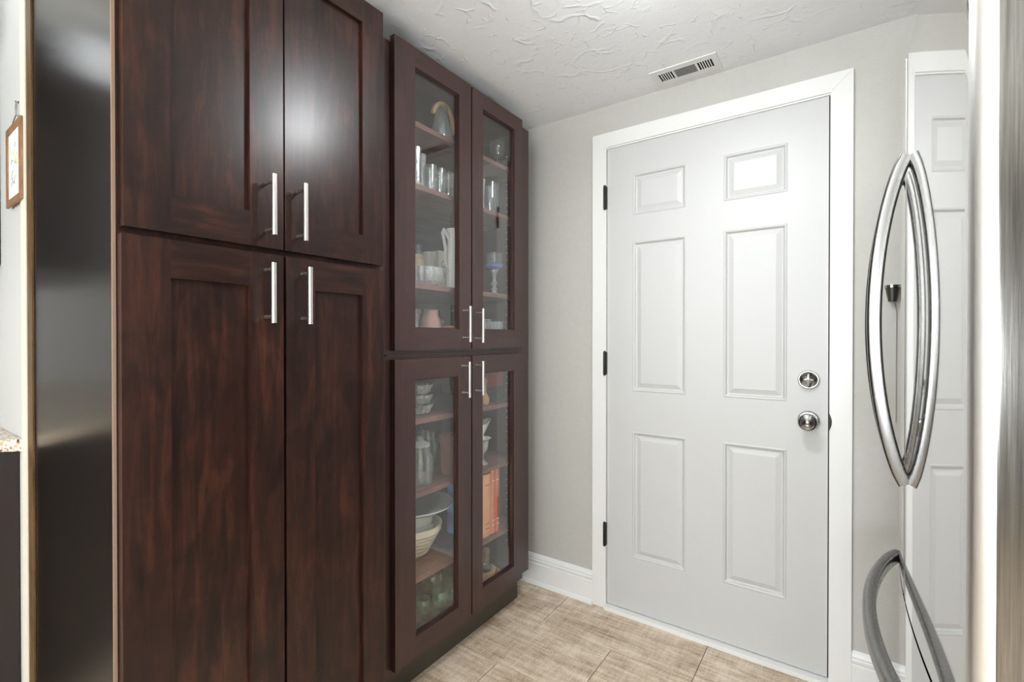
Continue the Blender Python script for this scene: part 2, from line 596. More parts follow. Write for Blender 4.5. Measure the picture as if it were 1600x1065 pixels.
# walls
bm = bmesh.new()
box(bm, XL - 0.1, DL - 0.004, YB, YB + 0.12, 0, CEIL)
box(bm, DR + 0.004, XR, YB, YB + 0.12, 0, CEIL)
box(bm, DL - 0.004, DR + 0.004, YB, YB + 0.12, DT + 0.004, CEIL)
wall_back = obj('wall_back', bm, WALLG, label='greige painted wall around the white door', cat='wall', kind='structure')
bm = B(XL - 0.1, XL, YS + 0.0, YB, 0, CEIL)
obj('wall_left', bm, WALLG, label='greige alcove wall behind the two dark cabinets', cat='wall', kind='structure')
bm = B(XK, XL - 0.045, YS, YS + 0.12, 0, CEIL)
obj('wall_left', bm, WALLW, label='white wall strip left of the tall pantry, with the small picture', cat='wall', kind='structure')
bm = B(XL - 0.1, XL - 0.043, YS - 0.006, YS, 0, CEIL)
obj('trim_1', bm, plain('corner_bead_paint', srgb(222, 214, 200), 0.6, bump=0.5, bscale=60), bevel=0.002,
    label='off-white plaster corner bead beside the tall pantry', cat='trim', kind='structure')
obj('wall_right', B(XR, XR + 0.1, YF, YB + 0.1, 0, CEIL), WALLG, label='greige wall behind the refrigerator', cat='wall', kind='structure')
bm = bmesh.new()
box(bm, XK, WINX0, YF - 0.1, YF, 0, CEIL)
box(bm, WINX1, XR, YF - 0.1, YF, 0, CEIL)
box(bm, WINX0, WINX1, YF - 0.1, YF, 0, WINZ0)
box(bm, WINX0, WINX1, YF - 0.1, YF, WINZ1, CEIL)
obj('wall_front', bm, WALLG, label='greige kitchen wall behind the viewpoint', cat='wall', kind='structure')
obj('wall_far', B(XK - 0.1, XK, YF - 0.1, YS + 0.1, 0, CEIL), WALLW, label='white kitchen wall at the far left end', cat='wall', kind='structure')

wn = thing('fill_window_1', 'added white-framed kitchen window behind the viewpoint, for fill light', 'window', ((WINX0+WINX1)/2, YF-0.05, WINZ0), kind='structure')  # unseen window added to let fill light in
bm = bmesh.new()
for q in ((WINX0, WINX0+0.05, WINZ0, WINZ1), (WINX1-0.05, WINX1, WINZ0, WINZ1), (WINX0+0.05, WINX1-0.05, WINZ0, WINZ0+0.05), (WINX0+0.05, WINX1-0.05, WINZ1-0.05, WINZ1),
          ((WINX0+WINX1)/2-0.03, (WINX0+WINX1)/2+0.03, WINZ0+0.05, WINZ1-0.05)):
    box(bm, q[0], q[1], YF-0.08, YF-0.03, q[2], q[3])
obj('fill_window_frame', bm, PAINTW, wn)
for a, b in ((WINX0+0.05, (WINX0+WINX1)/2-0.03), ((WINX0+WINX1)/2+0.03, WINX1-0.05)):
    obj('pane', B(a, b, YF-0.058, YF-0.054, WINZ0+0.05, WINZ1-0.05), PANE, wn)

# baseboards (profile in (y, z), extruded along x)
def baseboard(name, x0, x1, label):
    prof = [(YB, 0), (YB-0.026, 0), (YB-0.024, 0.012), (YB-0.017, 0.02), (YB-0.016, 0.100), (YB-0.0115, 0.103), (YB-0.0145, 0.108),
            (YB-0.0145, 0.117), (YB-0.0095, 0.121), (YB-0.0125, 0.126), (YB-0.0105, 0.136), (YB-0.004, 0.143), (YB, 0.1445)]
    bm = bmesh.new()
    prism(bm, prof, x0, x1, axis=0)
    obj(name, bm, PAINTW, smooth=True, label=label, cat='baseboard', kind='structure')
baseboard('baseboard_back', XL, -0.943, 'white moulded baseboard between glass cabinet and white door')
baseboard('baseboard_right', 0.0175, XR, 'white moulded baseboard between white door and refrigerator')

# ------------------------------------------------------------------ door casing (mitred boards)
YC = YB - 0.014
def board(poly, name, label):
    bm = bmesh.new()
    prism(bm, poly, YC, YB - 0.0002, axis=1)
    obj(name, bm, PAINTW, bevel=0.0016, label=label, cat='trim', kind='structure')
ci0, ci1, cit = DL - 0.002, DR + 0.004, DT + 0.003          # inner edges
co0, co1, cot = -0.9445, 0.0170, 2.119
board([(co0, 0), (ci0, 0), (ci0, cit), (co0, cot)], 'trim_2', 'left upright of the white door casing, beside the hinges')
board([(ci1, 0), (co1, 0), (co1, cot), (ci1, cit)], 'trim_3', 'right upright of the white door casing, beside the knob')
board([(co0+0.0006, cot), (ci0+0.0002, cit+0.0004), (ci1-0.0002, cit+0.0004), (co1-0.0006, cot)], 'trim_4', 'mitred head board of the white door casing')
# stop strip at the head, inside the casing
obj('trim_5', B(ci0, ci1, YB - 0.009, YB + 0.03, cit - 0.006, cit), PAINTW, bevel=0.001, label='thin white stop strip over the white door', cat='trim', kind='structure')
obj('trim_6', B(ci0 + 0.0, ci1 - 0.0, YB - 0.03, YB + 0.06, 0.0005, 0.0175), PAINTW, bevel=0.003, label='white sill strip under the white door', cat='trim', kind='structure')
# dark strip painting the shade in the gap on the latch side
obj('trim_7', B(DR + 0.0008, DR + 0.0040, YB + 0.004, YB + 0.06, 0.018, DT), GAPSHADE, label='dark strip standing in for shade in the gap right of the white door', cat='trim', kind='structure')

# ------------------------------------------------------------------ six panel door
door = thing('door_1', 'white six-panel entry door with black hinges and nickel knob', 'door', ((DL+DR)/2, YB, 0.02), kind='structure')
YD = 1.9945
PX = ((-0.7596, -0.5343), (-0.3927, -0.1766))
PZ = ((1.7388, 1.9179), (0.9776, 1.6252), (0.2540, 0.8031))
bm = bmesh.new()
xs = sorted({DL, DR} | {v for p in PX for v in p})
zs = sorted({0.021, 2.050} | {v for p in PZ for v in p})
grid = {(i, k): bm.verts.new((x, YD, z)) for i, x in enumerate(xs) for k, z in enumerate(zs)}
holes = [(xs.index(a), zs.index(c)) for a, b in PX for c, d in PZ]
for i in range(len(xs)-1):
    for k in range(len(zs)-1):
        if (i, k) not in holes:
            bm.faces.new((grid[i, k], grid[i+1, k], grid[i+1, k+1], grid[i, k+1]))
# slab sides and back
r = [e for e in bm.edges if e.is_boundary]
outer = [e for e in r if all(abs(v.co.x-DL) < 1e-6 for v in e.verts) or all(abs(v.co.x-DR) < 1e-6 for v in e.verts)
         or all(abs(v.co.z-0.021) < 1e-6 for v in e.verts) or all(abs(v.co.z-2.050) < 1e-6 for v in e.verts)]
ex = bmesh.ops.extrude_edge_only(bm, edges=outer)
nv = [g for g in ex['geom'] if isinstance(g, bmesh.types.BMVert)]
bmesh.ops.translate(bm, verts=nv, vec=(0, 0.044, 0))
obj('door_slab', bm, DOORW, door)
for a, b in PX:
    for c, d in PZ:
        bm = bmesh.new()
        loops = []
        for ins, dep in ((0, 0), (0.0035, -0.0022), (0.008, -0.0010), (0.013, 0.0075), (0.017, 0.0085), (0.034, 0.0022), (0.0365, 0.0015)):
            loops.append([bm.verts.new((x, YD + dep, z)) for x, z in ((a+ins, c+ins), (b-ins, c+ins), (b-ins, d-ins), (a+ins, d-ins))])
        for l0, l1 in zip(loops[:-1], loops[1:]):
            for i in range(4):
                j = (i+1) % 4
                bm.faces.new((l0[i], l0[j], l1[j], l1[i]))
        bm.faces.new(loops[-1])
        obj('moulded_panel', bm, DOORW, door)
for zc in (1.8327, 1.0957, 0.333):
    bm = bmesh.new()
    lathe(bm, [(0, -0.056), (0.0045, -0.054), (0.0062, -0.049), (0.0062, 0.049), (0.0045, 0.054), (0, 0.056)], (DL - 0.006, YC - 0.0035, zc), 12)
    box(bm, DL - 0.003, DL + 0.0005, YC - 0.004, YB - 0.002, zc - 0.05, zc + 0.05)
    obj('hinge', bm, BLACK, door, smooth=True, label='black hinge barrel')
# knob on a rose
KX, KZ = -0.1095, 0.915
bm = bmesh.new()
lathe(bm, [(0, 0), (0.034, 0), (0.034, 0.004), (0.030, 0.009), (0.014, 0.012), (0.0125, 0.028), (0.016, 0.034), (0.0265, 0.042), (0.0305, 0.050),
           (0.0300, 0.055), (0.0265, 0.0605), (0.0215, 0.0625), (0.0205, 0.0612), (0.0165, 0.0635), (0.0155, 0.0622), (0.011, 0.0642), (0.0095, 0.0632), (0.005, 0.0655), (0, 0.066)],
      (KX, YD, KZ), 36, 'y')
obj('door_knob', bm, KNOBM, door, smooth=True, label='satin nickel round knob with turned rings')
BZ = 1.0600
bm = bmesh.new()
lathe(bm, [(0, 0), (0.0335, 0), (0.0335, 0.008), (0.0310, 0.012), (0.0285, 0.0125), (0.0265, 0.0118), (0.013, 0.0045), (0.0, 0.0045)], (KX, YD, BZ), 36, 'y')
dead = obj('deadbolt', bm, KNOBM, door, smooth=True, label='round nickel deadbolt plate')
bm = bmesh.new()
sweep(bm, [(KX, YD-0.018, BZ-0.022), (KX, YD-0.020, BZ-0.008), (KX, YD-0.021, BZ+0.008), (KX, YD-0.018, BZ+0.022)], rrect(0.0055, 0.0055, 0.003, 2), (0, 1, 0), [0.55, 1.0, 1.0, 0.7])
sweep(bm, [(KX-0.015, YD-0.014, BZ), (KX, YD-0.018, BZ), (KX+0.015, YD-0.014, BZ)], rrect(0.004, 0.004, 0.002, 2))
lathe(bm, [(0, 0), (0.009, 0), (0.009, 0.016), (0, 0.018)], (KX, YD-0.008, BZ), 14, 'y')
obj('thumb_turn', bm, KNOBM, dead, smooth=True)
bm = bmesh.new()
prism(bm, [(0.0, 0.030), (0.003, 0.022), (0.0065, 0.010), (0.0075, 0), (0.0065, -0.010), (0.003, -0.022), (0, -0.030)], -0.0015, 0.0015, axis=1)
bmesh.ops.translate(bm, verts=bm.verts, vec=(DR + 0.0042, YC - 0.001, KZ + 0.002))
obj('strike_lip', bm, BLACK, door, label='dark curved strike plate lip')

# ------------------------------------------------------------------ globe lamps
for x, y, p, l in LAMPS:
    zc = CEIL - (0.0035 if y < SX else 0.0005)
    t = thing('globe_lamp', l, 'ceiling lamp', (x, y, zc - 0.18))
    bm = bmesh.new()
    lathe(bm, [(0, -0.032), (0.020, -0.032), (0.034, -0.026), (0.052, -0.012), (0.055, 0.0), (0, 0)], (x, y, zc), 32)
    obj('canopy', bm, KNOBM, t, smooth=True)
    bm = bmesh.new()
    lathe(bm, [(0.072*math.sin(PI*i/12) if 0 < i < 12 else 0, -0.0335 - 0.072 + 0.072*-math.cos(PI*i/12)) for i in range(13)], (x, y, zc), 24)
    obj('globe', bm, lamp_mat(p), t, smooth=True, label='lit white globe')

x, y, z, r, p = FILL_LAMP
t = thing('fill_lamp', 'added globe fill light on a stand in the kitchen behind the viewpoint', 'lamp', (x, y, 0))  # unseen stand and globe added for flat frontal fill
bm = bmesh.new()
lathe(bm, [(0, 0), (0.14, 0), (0.14, 0.012), (0.02, 0.022), (0, 0.022)], (x, y, 0), 32)
obj('base', bm, BLACK, t, smooth=True)
bm = bmesh.new()
lathe(bm, [(0, 0.0225), (0.011, 0.0225), (0.011, z-r), (0, z-r)], (x, y, 0), 12)
obj('pole', bm, BLACK, t, smooth=True)
bm = bmesh.new()
lathe(bm, [(r*math.sin(PI*i/16) if 0 < i < 16 else 0, z + 0.001 - r*math.cos(PI*i/16)) for i in range(17)], (x, y, 0), 32)
obj('fill_globe', bm, lamp_mat(p), t, smooth=True, label='added lit globe for fill')

# ================================================================== CABINETS
def bar_handle(parent, xf, y, z0, z1, r=0.0058, so=0.034, post=0.014, label='brushed nickel bar handle'):
    bm = bmesh.new()
    n = 14
    xc = xf + so
    lathe(bm, [(0, z0), (r, z0), (r, z1), (0, z1)], (xc, y, 0), n)
    for zz in (z0 + post, z1 - post):
        lathe(bm, [(0, 0), (0.0048, 0), (0.0042, 0.006), (0.0040, so), (0, so)], (xf, y, zz), 10, 'x')
    return obj('handle', bm, NICKEL, parent, smooth=True, label=label)

def cab_door(parent, xf, y0, y1, z0, z1, py0, py1, pz0, pz1, mats, th=0.021):
    bm = bmesh.new()
    e = 0.0
    for a in ((xf-th, xf, y0, py0, z0, z1, 0), (xf-th, xf, py1, y1, z0, z1, 0)):
        box(bm, *a)
    for a in ((xf-th, xf, py0, py1, z0, pz0, 1), (xf-th, xf, py0, py1, pz1, z1, 1)):
        box(bm, *a)
    return obj('door', bm, mats, parent, bevel=0.0013)

# ---- tall pantry
TX = -1.097
PB = thing('tall_pantry_cabinet', 'tall dark cherry pantry cabinet with four shaker doors, nearest on the left', 'cabinet', (-1.41, 0.61, 0.0))
bm = bmesh.new()
box(bm, XL+0.005, TX-0.0225, 0.306, 0.9225, 0.10, 2.150)
box(bm, XL+0.005, TX-0.09, 0.306, 0.9225, 0.0, 0.10)
obj('body', bm, [WV], PB, bevel=0.001)
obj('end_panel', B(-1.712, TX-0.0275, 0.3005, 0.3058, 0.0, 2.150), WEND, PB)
obj('edge_strip', B(TX-0.0272, TX-0.0228, 0.3003, 0.3058, 0.0, 2.150), BAND, PB, label='pale worn front edge of the end panel')
obj('scribe_strip', B(-1.7670, -1.7150, 0.2960, 0.2998, 0.0, 2.150), SCRIBE, PB, bevel=0.001, label='brown scribe moulding against the wall')
tall = [
    ('upper left', 0.3110, 0.6180, 1.4165, 2.1440, 0.3869, 0.5404, 1.4929, 2.0800, 0.5777, 1.4415, 1.5790),
    ('upper right', 0.6222, 0.9170, 1.4165, 2.1440, 0.7000, 0.8455, 1.4929, 2.0800, 0.6540, 1.4405, 1.5775),
    ('lower left', 0.3075, 0.6180, 0.1120, 1.4025, 0.3869, 0.5404, 0.1900, 1.3264, 0.5755, 1.2420, 1.3785),
    ('lower right', 0.6245, 0.9170, 0.1120, 1.4025, 0.7000, 0.8455, 0.1900, 1.3264, 0.6653, 1.2415, 1.3790)]
for nm, y0, y1, z0, z1, a, b, c, d, hy, hz0, hz1 in tall:
    dr = cab_door(PB, TX, y0, y1, z0, z1, a, b, c, d, [WV, WH])
    obj('center_panel', B(TX-0.016, TX-0.0105, a-0.004, b+0.004, c-0.004, d+0.004), WV, dr)
    bar_handle(dr, TX, hy, hz0, hz1, so=0.035)

# ---- glass cabinet
GX = -1.1685
GY0, GY1 = 0.940, 1.830
XBK = XL + 0.006
GC = thing('glass_display_cabinet', 'dark brown display cabinet with four glazed doors, beside the white door', 'cabinet', (-1.45, 1.385, 0.0))
gb = GX - 0.0225      # face frame front
bm = bmesh.new()
box(bm, XBK, gb-0.020, GY0, GY0+0.018, 0.118, 2.150)
obj('side_panel', bm, GV, GC)
bm = bmesh.new()
box(bm, XBK, gb-0.020, GY1-0.018, GY1, 0.172, 2.150)
box(bm, XBK, gb-0.0805, GY1-0.018, GY1, 0.0, 0.1719)
obj('side_panel', bm, GV, GC, bevel=0.001)
obj('back_panel', B(XBK, XBK+0.006, GY0+0.0185, GY1-0.0185, 0.140, 2.130), WIN, GC)
obj('top_panel', B(XBK, gb-0.020, GY0+0.0185, GY1-0.0185, 2.1305, 2.150), WIN, GC)
bm = bmesh.new()
ya, yb_ = GY0, GY1
box(bm, gb-0.0195, gb, ya, 1.045, 0.118, 2.150, 0)
box(bm, gb-0.0195, gb, 1.722, yb_-0.0005, 0.150, 2.150, 0)
box(bm, gb-0.0195, gb, 1.045, 1.722, 2.118, 2.150, 1)
box(bm, gb-0.0195, gb, 1.045, 1.722, 1.112, 1.190, 1)
box(bm, gb-0.0195, gb, 1.045, 1.722, 0.118, 0.158, 1)
obj('face_frame', bm, [GV, GH], GC, bevel=0.001)
obj('rail_bead', B(gb+0.0002, gb+0.006, 1.000, 1.760, 1.1485, 1.1555), GH, GC, bevel=0.0015)
obj('toe_kick', B(gb-0.080, gb-0.062, GY0, GY1, 0.0, 0.1175), plain('toe_kick_board', srgb(70, 62, 52), 0.6), GC, label='grey-brown recessed toe kick board')
SH = {'A': 1.958, 'B': 1.744, 'C': 1.399, 'M': 1.188, 'D': 0.925, 'E': 0.668, 'F': 0.372, 'G': 0.158}
XSF = -1.222
for k, z in SH.items():
    th = 0.018
    if k == 'M':
        obj('fixed_shelf', B(XBK+0.0065, gb-0.0205, GY0+0.019, GY1-0.019, z-0.045, z), WIN, GC)
    elif k == 'G':
        obj('bottom_panel', B(XBK+0.0065, gb-0.0205, GY0+0.019, GY1-0.019, z-0.018, z), WIN, GC)
    else:
        obj('shelf', B(XBK+0.0065, XSF, GY0+0.019, GY1-0.019, z-th, z), WSHELF, GC, bevel=0.0008)
bm = bmesh.new()
for xx in (-1.300, -1.60):
    z = 0.26
    while z < 2.08:
        if min(abs(z - s + 0.006) for s in SH.values()) > 0.024:
            lathe(bm, [(0.0030, 0), (0.0030, 0.0016), (0.0016, 0.0016), (0.0016, 0.0003), (0, 0.0003)], (xx, GY1-0.018, z), 8, 'y')
        z += 0.032
obj('shelf_pin_sleeve', bm, PIN, GC, kind='stuff')
glz = [
    (1.0217, 1.3960, 1.1675, 2.1665, 1.1095, 1.3290, 1.2400, 2.1030, 1.3500, 1.1930, 1.3255),
    (1.4030, 1.7455, 1.1675, 2.1640, 1.4690, 1.6860, 1.2400, 2.1030, 1.4255, 1.1905, 1.3200),
    (1.0217, 1.3960, 0.1440, 1.1385, 1.1095, 1.3220, 0.2160, 1.0700, 1.3460, 0.9895, 1.1206),
    (1.4030, 1.7455, 0.1500, 1.1405, 1.4660, 1.6800, 0.2260, 1.0720, 1.4254, 0.9900, 1.1200)]
for y0, y1, z0, z1, a, b, c, d, hy, hz0, hz1 in glz:
    dr = cab_door(GC, GX, y0, y1, z0, z1, a, b, c, d, [GV, GH])
    # small bead around the opening and the pane
    bm = bmesh.new()
    for q in ((GX-0.0195, GX-0.004, a, a+0.004, c, d), (GX-0.0195, GX-0.004, b-0.004, b, c, d),
              (GX-0.0195, GX-0.004, a+0.004, b-0.004, c, c+0.004), (GX-0.0195, GX-0.004, a+0.004, b-0.004, d-0.004, d)):
        box(bm, *q)
    obj('glazing_bead', bm, GV, dr, bevel=0.001)
    obj('glass_pane', B(GX-0.0150, GX-0.0118, a+0.0042, b-0.0042, c+0.0042, d-0.0042), PANE, dr, label='clear glass pane')
    bar_handle(dr, GX, hy, hz0, hz1, r=0.0052, so=0.035, post=0.016)

# ================================================================== GLASSWARE AND DISHES
def vessel(outer, wall, inner_bottom):
    # outer: (r,h) from bottom to rim; returns closed shell profile
    inner = [(max(r - wall, 0.001), h) for r, h in outer if h > inner_bottom][::-1]
    return [(0, outer[0][1])] + outer + inner + [(max(inner[-1][0]*0.9, 0.001), inner_bottom), (0, inner_bottom)]

def pot(name, prof, mat, loc, label, cat, group=None, seg=28, wave=0.0, nw=12):
    bm = bmesh.new()
    lathe(bm, prof, loc, seg, wave=wave, nw=nw)
    return obj(name, bm, mat, smooth=(wave == 0), label=label, cat=cat, group=group)

def tumbler(r, h, taper=0.85):
    return vessel([(r*taper*0.9, 0), (r*taper, 0.003), (r, h)], 0.0022, 0.008)

def goblet(r, h):
    return vessel([(r*0.85, 0), (r*0.8, 0.003), (0.005, 0.010), (0.0042, h*0.42), (r*0.55, h*0.50), (r, h*0.68), (r*1.02, h*0.80), (r*0.9, h)], 0.0016, h*0.5)

GA, GB_, GC_, GM, GD, GE, GF, GG = [SH[k] + 0.0006 for k in 'ABCMDEFG']
# -- shelf A
pot('tumbler', tumbler(0.020, 0.062), CLEAR, (-1.335, 1.276, GA), 'small clear tumbler on the top shelf, left of the wood-handled jug', 'glass')
JX, JY = -1.272, 1.343
t = thing('glass_jug', 'flared clear glass jug with an arched blond wood handle, on the top shelf', 'jug', (JX, JY, GA))
pot_prof = vessel([(0.045, 0), (0.046, 0.004), (0.040, 0.035), (0.030, 0.080), (0.022, 0.115), (0.024, 0.130)], 0.002, 0.008)
bm = bmesh.new(); lathe(bm, pot_prof, (JX, JY, GA), 32)
obj('jug_body', bm, CLEAR, t, smooth=True)
pts = []
for i in range(17):
    a = math.radians(158 - 175*i/16)
    pts.append((JX + 0.012*i/16, JY + 0.004 + 0.052*math.cos(a), GA + 0.066 + 0.078*math.sin(a)))
bm = bmesh.new(); sweep(bm, pts, rrect(0.0075, 0.007, 0.003, 2), (1, 0, 0))
obj('jug_handle', bm, TANW, t, smooth=True, label='arched blond wood handle')
pot('goblet', goblet(0.034, 0.150), CLEAR, (-1.300, 1.738, GA), 'clear stemmed glass alone at the right end of the top shelf', 'glass')
# -- shelf B
fl = vessel([(0.016, 0), (0.0155, 0.004), (0.013, 0.03), (0.0135, 0.09), (0.0165, 0.150)], 0.0018, 0.010)
f0 = pot('flute_glass', fl, PRESSED, (-1.275, 1.215, GB_), 'tall ribbed clear glass at the left end of the second shelf', 'glass', 'tall ribbed glasses on the second shelf', 24, 0.05, 8)
copy_tree(f0, (-0.032, 0.058, 0), label='second tall ribbed clear glass beside the leftmost one on the second shelf')
tm = tumbler(0.0205, 0.105, 0.9)
first = None
for i, (x, y, l) in enumerate((
        (-1.270, 1.286, 'leftmost short tumbler in the row on the second shelf'),
        (-1.318, 1.338, 'short tumbler second from left in the second-shelf row, set back'),
        (-1.268, 1.334, 'short tumbler third from left in the second-shelf row, at the front'),
        (-1.320, 1.390, 'short tumbler fourth from left in the second-shelf row, set back'),
        (-1.270, 1.382, 'short tumbler fifth from left in the second-shelf row, at the front'),
        (-1.275, 1.428, 'rightmost short tumbler of the second-shelf row, by the door stile'))):
    if first is None:
        first = pot('tumbler', tm, PRESSED if i % 2 else CLEAR, (x, y, GB_), l, 'glass', 'short tumblers on the second shelf', 24)
        x0_, y0_ = x, y
    else:
        copy_tree(first, (x-x0_, y-y0_, 0), label=l)
pot('goblet', goblet(0.036, 0.155), CLEAR, (-1.46, 1.40, GB_), 'round-bowled stemmed glass behind the short tumblers on the second shelf', 'glass')
pot('tumbler', vessel([(0.028, 0), (0.030, 0.004), (0.033, 0.06), (0.034, 0.135)], 0.0022, 0.012), CLEAR, (-1.272, 1.655, GB_), 'tall wide clear tumbler at the right end of the second shelf', 'glass')
pot('tumbler', vessel([(0.026, 0), (0.028, 0.004), (0.024, 0.05), (0.031, 0.130)], 0.0022, 0.012), PRESSED, (-1.272, 1.565, GB_), 'waisted pressed-glass tumbler on the second shelf, right pane', 'glass', None, 24, 0.04, 9)
# -- shelf C
pot('glass_bowl', vessel([(0.028, 0), (0.032, 0.004), (0.060, 0.022), (0.070, 0.048), (0.066, 0.074)], 0.004, 0.010), PRESSED, (-1.318, 1.300, GC_), 'diamond-cut round glass bowl on the third shelf', 'bowl', None, 36, 0.035, 18)
t = thing('ceramic_jar', 'small beige jar standing behind the cut glass bowl', 'jar', (-1.44, 1.385, GC_))
bm = bmesh.new(); lathe(bm, [(0, 0), (0.024, 0), (0.026, 0.01), (0.026, 0.125), (0.022, 0.132), (0, 0.132)], (-1.44, 1.385, GC_), 24)
obj('jar_body', bm, BEIGE, t, smooth=True)
bm = bmesh.new(); lathe(bm, [(0, 0.1325), (0.024, 0.1325), (0.024, 0.150), (0, 0.152)], (-1.44, 1.385, GC_), 24)
obj('lid', bm, BEIGE, t, smooth=True)
pot('ceramic_cup', vessel([(0.020, 0), (0.022, 0.006), (0.021, 0.10), (0.027, 0.152), (0.028, 0.160)], 0.003, 0.01), CHINA, (-1.41, 1.415, GC_), 'white ceramic cup with flared rim behind the cut glass bowl', 'cup')
t = thing('gift_box', 'upright white card box with grey print on the third shelf', 'box', (-1.395, 1.455, GC_))
bm = B(-1.42, -1.37, 1.430, 1.480, GC_, GC_+0.168)
bx_ = obj('box_body', bm, BOXW, t, bevel=0.001)
bm = bmesh.new()
lathe(bm, [(0.010, 0), (0.014, 0), (0.014, 0.0005), (0.010, 0.0005), (0.010, 0)], (-1.3699, 1.460, GC_+0.115), 16, 'x')
box(bm, -1.3699, -1.3694, 1.445, 1.474, GC_+0.070, GC_+0.074)
box(bm, -1.3699, -1.3694, 1.450, 1.470, GC_+0.060, GC_+0.063)
obj('printed_mark', bm, GREYP, bx_, kind='stuff', label='faint grey printed motif')
t = thing('ceramic_pitcher', 'tall white ridged pitcher with a curling handle on the third shelf', 'pitcher', (-1.300, 1.440, GC_))
bm = bmesh.new(); lathe(bm, vessel([(0.025, 0), (0.030, 0.006), (0.032, 0.06), (0.029, 0.13), (0.023, 0.19), (0.024, 0.222), (0.031, 0.245)], 0.003, 0.012), (-1.300, 1.440, GC_), 40, wave=0.035, nw=14)
obj('pitcher_body', bm, CHINA, t)
bm = bmesh.new()
hp = [(-1.300, 1.414, 0.205), (-1.300, 1.398, 0.226), (-1.300, 1.386, 0.236), (-1.300, 1.379, 0.222), (-1.300, 1.388, 0.195), (-1.300, 1.396, 0.160), (-1.300, 1.393, 0.125), (-1.300, 1.400, 0.098), (-1.300, 1.413, 0.088)]
sweep(bm, [(x, y, GC_+z) for x, y, z in hp], rrect(0.006, 0.0045, 0.002, 2), (1, 0, 0))
obj('pitcher_handle', bm, CHINA, t, smooth=True)
pot('flute_glass', vessel([(0.022, 0), (0.02, 0.003), (0.004, 0.010), (0.004, 0.07), (0.015, 0.10), (0.019, 0.215)], 0.0016, 0.1), CLEAR, (-1.53, 1.468, GC_), 'tall slim stemmed glass behind the beige jar on the third shelf', 'glass')
t = thing('stemmed_dish', 'clear stemmed glass with a blue bowl on the third shelf, right pane', 'glass', (-1.285, 1.695, GC_))
bm = bmesh.new(); lathe(bm, vessel([(0.028, 0), (0.027, 0.004), (0.010, 0.012), (0.014, 0.026), (0.007, 0.036), (0.016, 0.050), (0.008, 0.064), (0.010, 0.095), (0.020, 0.112)], 0.002, 0.10), (-1.285, 1.695, GC_), 24)
obj('stem', bm, PRESSED, t, smooth=True)
bm = bmesh.new(); lathe(bm, [(0, 0.1125), (0.020, 0.1125), (0.036, 0.122), (0.040, 0.134), (0.038, 0.134), (0.034, 0.125), (0, 0.116)], (-1.285, 1.695, GC_), 28)
obj('blue_bowl', bm, BLUEG, t, smooth=True, label='blue glass bowl')
bm = bmesh.new(); lathe(bm, vessel([(0.026, 0.1345), (0.034, 0.14), (0.036, 0.185)], 0.0018, 0.137), (-1.285, 1.695, GC_), 24)
obj('upper_glass', bm, CLEAR, t, smooth=True)
pot('goblet', goblet(0.030, 0.115), CLEAR, (-1.30, 1.575, GC_), 'short stemmed glass left of the blue-bowled one on the third shelf', 'glass')
# -- floor of the upper cabinet
t = thing('ceramic_canister', 'white canister with a rim at the left foot of the upper left pane', 'canister', (-1.400, 1.318, GM))
bm = bmesh.new(); lathe(bm, [(0, 0), (0.027, 0), (0.028, 0.01), (0.028, 0.118), (0, 0.118)], (-1.400, 1.318, GM), 28)
obj('canister_body', bm, CHINA, t, smooth=True)
bm = bmesh.new(); lathe(bm, [(0, 0.1185), (0.031, 0.1185), (0.031, 0.128), (0.026, 0.133), (0, 0.134)], (-1.400, 1.318, GM), 28)
obj('lid', bm, CHINA, t, smooth=True)
pot('pink_jar', vessel([(0.034, 0), (0.040, 0.006), (0.045, 0.050), (0.043, 0.085), (0.031, 0.106), (0.030, 0.126), (0.034, 0.131)], 0.003, 0.008), PINKG, (-1.335, 1.350, GM), 'pink glass jar with a collared neck at the foot of the upper left pane', 'jar')
pot('shallow_dish', vessel([(0.030, 0), (0.036, 0.004), (0.048, 0.062), (0.050, 0.068)], 0.003, 0.008), plain('coral_ceramic', srgb(222, 150, 124), 0.4), (-1.310, 1.437, GM), 'coral dish right of the pink jar', 'dish')
for i, (x, y, l) in enumerate(((-1.43, 1.470, 'left of two small glass shakers behind the coral dish'), (-1.43, 1.512, 'right of two small glass shakers behind the coral dish'))):
    if i == 0:
        s0 = thing('glass_shaker', l, 'shaker', (x, y, GM), 'small glass shakers behind the coral dish')
        bm = bmesh.new(); lathe(bm, [(0, 0), (0.016, 0), (0.017, 0.005), (0.012, 0.08), (0, 0.08)], (x, y, GM), 16)
        obj('shaker_body', bm, CLEAR, s0, smooth=True)
        bm = bmesh.new(); lathe(bm, [(0, 0.0803), (0.0125, 0.0803), (0.012, 0.10), (0.006, 0.108), (0, 0.109)], (x, y, GM), 16)
        obj('shaker_cap', bm, KNOBM, s0, smooth=True)
    else:
        copy_tree(s0, (0, 0.042, 0), label=l)
pot('fluted_bowl', vessel([(0.020, 0), (0.022, 0.004), (0.038, 0.050), (0.044, 0.092)], 0.003, 0.008), PRESSED, (-1.290, 1.690, GM), 'fluted clear glass bowl at the foot of the upper right pane', 'bowl', None, 40, 0.07, 10)
pot('tumbler', tumbler(0.030, 0.100), CLEAR, (-1.265, 1.598, GM), 'plain clear tumbler left of the fluted bowl, upper right pane', 'glass')
